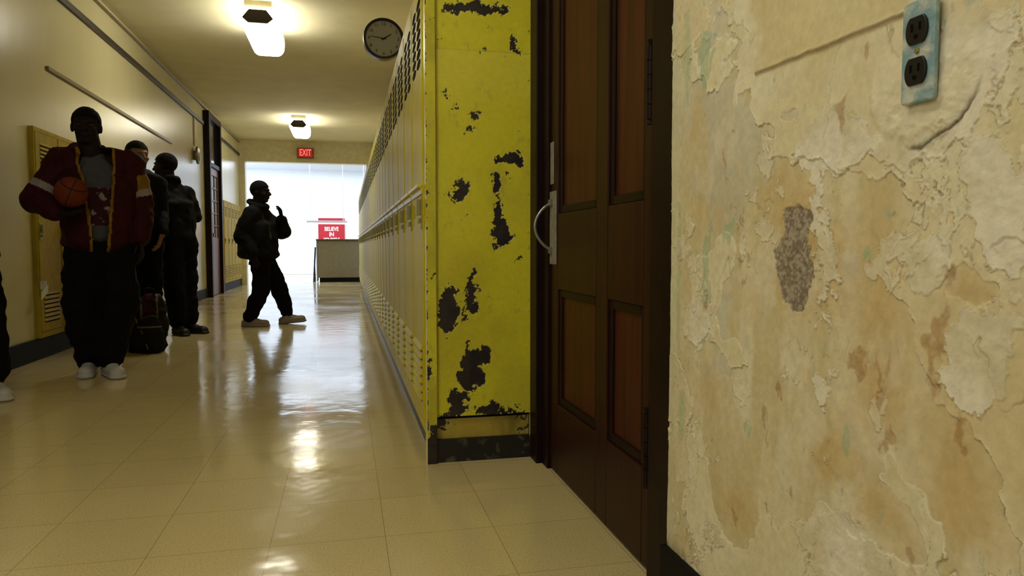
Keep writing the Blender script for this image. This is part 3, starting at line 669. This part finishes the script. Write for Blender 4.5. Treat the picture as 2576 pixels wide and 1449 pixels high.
def panel(x0,x1,z0,z1,y,stp,seed,chips,extra=0,base=((214,206,46),(198,188,42)),crease=False,dirt=0,edge=0):
    xa=np.linspace(x0,x1,int((x1-x0)/stp)+1); zz=np.linspace(z0,z1,int((z1-z0)/stp)+1)
    A,B=np.meshgrid(xa,zz,indexing='ij')
    w1=fbm(A*28,B*28,5,seed,.72); w2=fbm(A*28+7,B*28+3,5,seed+10,.72)
    Aw=A+w1*.024; Bw=B+w2*.027
    f=np.full(A.shape,-9.)
    for (a,b,ra,rb) in chips: f=np.maximum(f,1-np.sqrt(((Aw-a)/ra)**2+((Bw-b)/rb)**2))
    f=np.maximum(f,(fbm(A*60,B*60,4,seed+30,.6)-1.16)+extra*smooth(z0+.35,z0,B)+edge*smooth(x0+.010,x0,A))
    ms=smooth(-.02,.02,f)
    c=mixc(C(base[0]),C(base[1]),smooth(-.5,.6,fbm(A*3,B*2,4,seed+40)))
    c=mixc(c,C((150,140,80)),smooth(.6,.95,fbm(A*40,B*25,4,seed+50))*.25)
    c=mixc(c,C((170,158,60)),smooth(.1,.9,fbm(A*7,B*4,5,seed+57))*.3)
    c=mixc(c,C((120,108,48)),smooth(-.1,.8,fbm(A*12,B*6,5,seed+55))*dirt)
    c=mixc(c,C((232,222,110)),np.exp(-((f+.06)/.05)**2)*.35)
    hgt=.0014*(1-ms)+.0012*fbm(A*5,B*3,3,seed+60)+.0006*np.exp(-((f+.05)/.04)**2)
    if crease:
        hgt+=.0012*smooth(1.516,1.513,B); c=mixc(c,C((150,140,40)),np.exp(-((B-1.5145)/.0022)**2)*.5)
        c=mixc(c,C((222,212,90)),smooth(1.515,1.512,B)*smooth(1.25,1.45,B)*.30)
    c=mixc(c,mixc(C((32,26,30)),C((46,40,38)),smooth(-.4,.4,w1)),ms)
    return np.stack([A,y-hgt,B],-1).reshape(-1,3),grid_obj_data(*A.shape),c.reshape(-1,3)
m_ep=attr_mat('chipped_yellow_enamel',.33,.12,60,vscale=60,vamt=.05,dist=.002)
def add_panel(name,label,*a,**k):
    P,q,c=panel(*a,**k); P=P-np.array(org)
    o=grid_mesh(name,P,q,[m_ep],c); o.parent=first
    if label:o['label']=label
    return o
add_panel('side_panel','chipped bright yellow end panel with bare dark metal spots',.320,.678,.172,1.83,2.613,.0022,7,CH,crease=True)
add_panel('kick_panel','scuffed dull yellow lower ledge',.324,.676,.086,.160,2.627,.002,17,[(.33,.15,.03,.02),(.345,.12,.02,.01),(.66,.10,.03,.006),(.66,.155,.03,.006)],extra=.12,base=((180,158,64),(150,130,50)),dirt=.8)
add_panel('corner_post',None,.286,.321,.0,1.83,2.598,.0016,27,[(.30,.04,.05,.07),(.31,.12,.015,.02),(.29,.35,.012,.03),(.315,.7,.006,.02),(.29,1.0,.006,.02),(.318,1.6,.006,.01)],extra=.3,dirt=.3,edge=.95)
# ------------------------------------------------------------------ peeling plaster wall (wall_right)
OCH=[(.428,1.022,.036,.019),(.448,.80,.12,.115),(.624,.657,.050,.070),(.178,.529,.07,.083),(.758,.748,.034,.022),(.631,.452,.058,.03),(.396,.443,.07,.077),(.807,.788,.02,.017),(.107,1.056,.045,.048),(.277,.33,.08,.063),(.763,.523,.057,.08),(.29,.704,.09,.056),(.531,.501,.06,.05),(.193,.891,.09,.06)]
GRN=[(.147,1.166,.03,.085),(.07,1.185,.018,.12),(.155,.755,.03,.085),(.235,.823,.032,.03),(.599,.79,.011,.01),(.563,.532,.012,.033),(.315,.487,.018,.02),(.035,.735,.012,.25),(.062,.45,.02,.065)]
WHT=[(.788,.860,.048,.064),(.767,.664,.057,.062),(.562,.363,.159,.040),(.522,.965,.104,.051),(.669,.947,.083,.034),(.767,1.003,.050,.064),(.133,.645,.065,.047),(.695,.763,.036,.038)]
SMO=[(.508,1.119,.170,.051),(.426,1.059,.102,.037),(.599,1.020,.044,.042)]
st=.0015
sa=np.arange(0,.93,st); za=np.arange(.0,1.42,st)
S,Z=np.meshgrid(sa,za,indexing='ij')
w1=fbm(S*7,Z*7,5,11); w2=fbm(S*7+40,Z*7,5,23); k1=fbm(S*45,Z*45,4,31); k2=fbm(S*45+9,Z*45,4,37)
Sw=S+w1*.018+k1*.005; Zw=Z+w2*.018+k2*.005
n1=fbm(Sw*5,Zw*4,6,41,.58); n2=fbm(Sw*16,Zw*14,5,51); n3=fbm(Sw*6+5,Zw*5,6,61,.58); nf=fbm(S*90,Z*90,4,71,.6); nstr=fbm(S*16,Z*3,4,81); ng=fbm(Sw*60,Zw*40,4,91,.6)
nl=fbm(S*4,Z*4,3,101)
gS=gauss(Sw,Zw,SMO); gO=gauss(Sw,Zw,OCH); gO2=gauss(Sw,Zw,[(a,b,ra*1.25,rb*1.25) for a,b,ra,rb in OCH]); gW=gauss(Sw,Zw,WHT); gG=gauss(S,Z,GRN)
T=.10+.8*n1+.16*n2+1.6*gS-1.15*gO+.45*gW
Wf=-.46+.8*n3+.12*nf+1.05*gW-.8*gS
T3=-.52+.9*fbm(Sw*11,Zw*9,6,181,.60)-.3*gO-.9*gS
base=mixc(C((208,194,150)),C((222,212,176)),smooth(-.5,.5,nstr+.5*n2))
sn=fbm(Sw*3.2+9,Zw*3.2,5,211,.5)
stain=np.clip(smooth(.10,1.0,gO2*.85+.40*sn+.30*n2),0,1)
base=mixc(base,C((200,170,108)),stain*.66)
base=mixc(base,C((200,200,184)),smooth(.1,.85,nl+.6*n2+.35*nstr)*.6)
base=mixc(base,C((228,220,192)),smooth(.2,.8,fbm(Sw*14,Zw*9,5,221))*.5)
top=mixc(C((220,210,170)),C((229,220,188)),smooth(-.5,.5,n3))
top=mixc(top,C((208,184,130)),smooth(.0,.8,sn+.2*n2)*.45)
tm=smooth(-.012,.012,T)
colr=mixc(base,top,tm)
lip=smooth(-.3,.5,fbm(S*12,Z*12,3,191))
h=.0012*tm+ .0026*np.exp(-np.clip(T,0,9)/.03)*tm*lip
h+= .0009*n2*(1-tm)+.0004*nf*(1-.5*tm)+.0018*nl
edge=np.exp(-(T/.03)**2)
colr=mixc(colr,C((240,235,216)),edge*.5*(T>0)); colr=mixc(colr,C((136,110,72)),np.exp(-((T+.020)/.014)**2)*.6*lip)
t3=smooth(-.01,.01,T3); colr=mixc(colr,C((230,223,198)),t3*.55); h+=t3*.0005+.0018*np.exp(-np.clip(T3,0,9)/.025)*t3
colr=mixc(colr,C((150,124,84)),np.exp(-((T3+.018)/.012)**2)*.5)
wm=smooth(-.012,.012,Wf)
wcol=mixc(C((231,225,204)),C((216,206,174)),smooth(-.4,.6,n2))
colr=mixc(colr,wcol,wm*.85)
h+=wm*(.0006+.0007*nf)+.0024*np.exp(-np.clip(Wf,0,9)/.03)*wm*(1-.7*lip)
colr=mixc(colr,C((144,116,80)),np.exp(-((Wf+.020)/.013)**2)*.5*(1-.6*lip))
ck0=np.abs(fbm(Sw*5+3,Zw*2.2,6,171,.5)); cr_=np.exp(-(ck0/.007)**2)*smooth(.0,.3,n1-.1*gS)
h-=.0014*cr_; colr=mixc(colr,C((136,110,72)),cr_*.5)
gm=smooth(.40,.52,gG*.75+.38*ng)
colr=mixc(colr,C((150,182,146)),gm*.5)
gm2=smooth(.78,.88,ng*.9+.2*n3); colr=mixc(colr,C((170,190,168)),gm2*.4)
bs=smooth(.72,.95,fbm(Sw*22,Zw*14,5,131,.6)+.18*gO); colr=mixc(colr,C((160,112,58)),bs*.5); h+=.0012*bs*nf
cb=smooth(.035,.01,S+.006*n2); colr=mixc(colr,C((200,202,172)),cb*.7)
colr=mixc(colr,C((208,196,156)),smooth(.13,.05,S+.02*n1)*.35)
pmask=smooth(-.001,.001,Z-1.094+.0008*nf)*smooth(.27,.34,S+.02*n2)*smooth(.675,.645,S)
colr=mixc(colr,mixc(C((218,205,160)),C((212,197,150)),smooth(-.6,.6,nl)),pmask)
h=h*(1-pmask)+pmask*(.0003)
lin=np.exp(-((Z-1.091+.0026*n2)/.004)**2)*(S>.318)*(S<.665); colr=mixc(colr,C((140,114,72)),np.clip(lin,0,1)*.85); h+=lin*.003
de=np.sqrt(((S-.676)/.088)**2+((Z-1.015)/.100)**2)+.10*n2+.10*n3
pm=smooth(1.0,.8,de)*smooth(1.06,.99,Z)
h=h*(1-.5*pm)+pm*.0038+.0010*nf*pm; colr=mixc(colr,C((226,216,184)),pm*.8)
ck=np.exp(-((de-1.0)/.028)**2)*smooth(1.0,.95,Z)*smooth(-.2,.4,n3+1.6*(S-.68)/.08); colr=mixc(colr,C((76,58,38)),np.clip(ck,0,1)*.85); h-=ck*.002  # crack round the outlet patch, with the lip's shadow painted in dark
poly=[(.408,.848),(.468,.849),(.474,.831),(.461,.798),(.490,.768),(.478,.735),(.458,.710),(.428,.707),(.402,.724),(.388,.756),(.370,.791),(.399,.814)]
Sp=S+.012*n2+.003*nf+.007*k1; Zp=Z+.012*w1+.007*k2
ins=np.zeros(S.shape,bool); dmin=np.full(S.shape,9.)
for i in range(len(poly)):
    (ax,ay),(bx,by)=poly[i],poly[(i+1)%len(poly)]
    c=((ay>Zp)!=(by>Zp))&(Sp<(bx-ax)*(Zp-ay)/(by-ay+1e-12)+ax); ins^=c
    t=np.clip(((Sp-ax)*(bx-ax)+(Zp-ay)*(by-ay))/((bx-ax)**2+(by-ay)**2),0,1)
    dmin=np.minimum(dmin,np.hypot(Sp-ax-t*(bx-ax),Zp-ay-t*(by-ay)))
sd=np.where(ins,dmin,-dmin); hm=smooth(-.002,.003,sd)
gcol=mixc(C((132,120,102)),C((172,160,138)),smooth(-.5,.5,fbm(S*220,Z*220,3,141)))
colr=mixc(colr,gcol,hm); h=h*(1-hm)+hm*(-.0025+.0009*fbm(S*200,Z*200,2,151))
rb=smooth(.2,.13,Z+.02*n2)*smooth(.3,.05,S); colr=mixc(colr,C((120,88,50)),rb*.6*smooth(-.2,.3,n2)); h+=rb*.004*n2
h=np.clip(h,-.009,.0078)
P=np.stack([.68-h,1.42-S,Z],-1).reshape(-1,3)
q=grid_obj_data(*S.shape)
m_plas=attr_mat('peeling_layered_plaster',.85,.4,160,vscale=70,vamt=.08,dist=.002,spec=.2)
m_cw=M('cream_wall_paint',(208,195,150),.5,bump=.2,bscale=30)
mbx=MB().box(.692,.9,.49,1.42,0,1.42).box(.68,.9,.0,1.42,1.418,H).box(.68,.9,-5.2,.492,0,1.42).box(.68,.9,-5.2,.0,1.42,H).box(.68,.9,1.42,2.6,2.2,H).box(.68,.9,2.61,16.0,0,H).box(.76,.9,1.42,2.61,0,2.2)
P2=np.array(mbx.v);q2=np.array(mbx.f)+len(P)
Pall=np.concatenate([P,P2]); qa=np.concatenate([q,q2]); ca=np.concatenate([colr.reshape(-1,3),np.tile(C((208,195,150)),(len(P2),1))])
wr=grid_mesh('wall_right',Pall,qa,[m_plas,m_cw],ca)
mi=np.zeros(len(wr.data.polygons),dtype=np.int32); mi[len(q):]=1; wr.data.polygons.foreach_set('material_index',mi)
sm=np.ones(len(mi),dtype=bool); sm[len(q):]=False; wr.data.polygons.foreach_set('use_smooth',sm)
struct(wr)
struct(MB().box(.664,.68,-5,1.425,0,.15).obj('baseboard_right',m_black,bevel=.004))
# ------------------------------------------------------------------ lights
def area(n,loc,rot,sx,sy,p,c):
    l=bpy.data.lights.new(n,'AREA'); l.shape='RECTANGLE'; l.size=sx; l.size_y=sy; l.energy=p; l.color=c
    o=bpy.data.objects.new(n,l); o.location=loc; o.rotation_euler=rot; col.objects.link(o); return o
area('end_room_daylight',(-.4,19.2,3.0),(0,0,0),5.5,4.5,240,(.72,.83,1.0))
area('end_room_side_fill',(-4.1,19.0,1.7),(0,math.radians(-90),0),2.2,4.5,120,(.72,.83,1.0))  # side light added to brighten the end room, no window behind it
area('back_window_daylight',(-1.3,-4.4,1.9),(math.radians(90),0,0),1.4,1.8,14,(.94,.97,1.0))
area('left_fill_light',(-2.1,-.6,1.9),(0,math.radians(-90),0),1.6,1.4,18,(.96,.98,1.0))  # unseen area light added at left for the plaster wall
wd=bpy.data.worlds.new('world'); sc.world=wd; wd.use_nodes=True
wd.node_tree.nodes['Background'].inputs[0].default_value=(.8,.85,1,1); wd.node_tree.nodes['Background'].inputs[1].default_value=.2
# ------------------------------------------------------------------ camera
cd=bpy.data.cameras.new('camera'); cd.sensor_width=36; cd.lens=25.155; cd.clip_start=.05
co=bpy.data.objects.new('camera',cd); co.location=(0,0,.8); col.objects.link(co)
co.rotation_euler=V((.2262,.9724,-.0569)).to_track_quat('-Z','Y').to_euler()
sc.camera=co
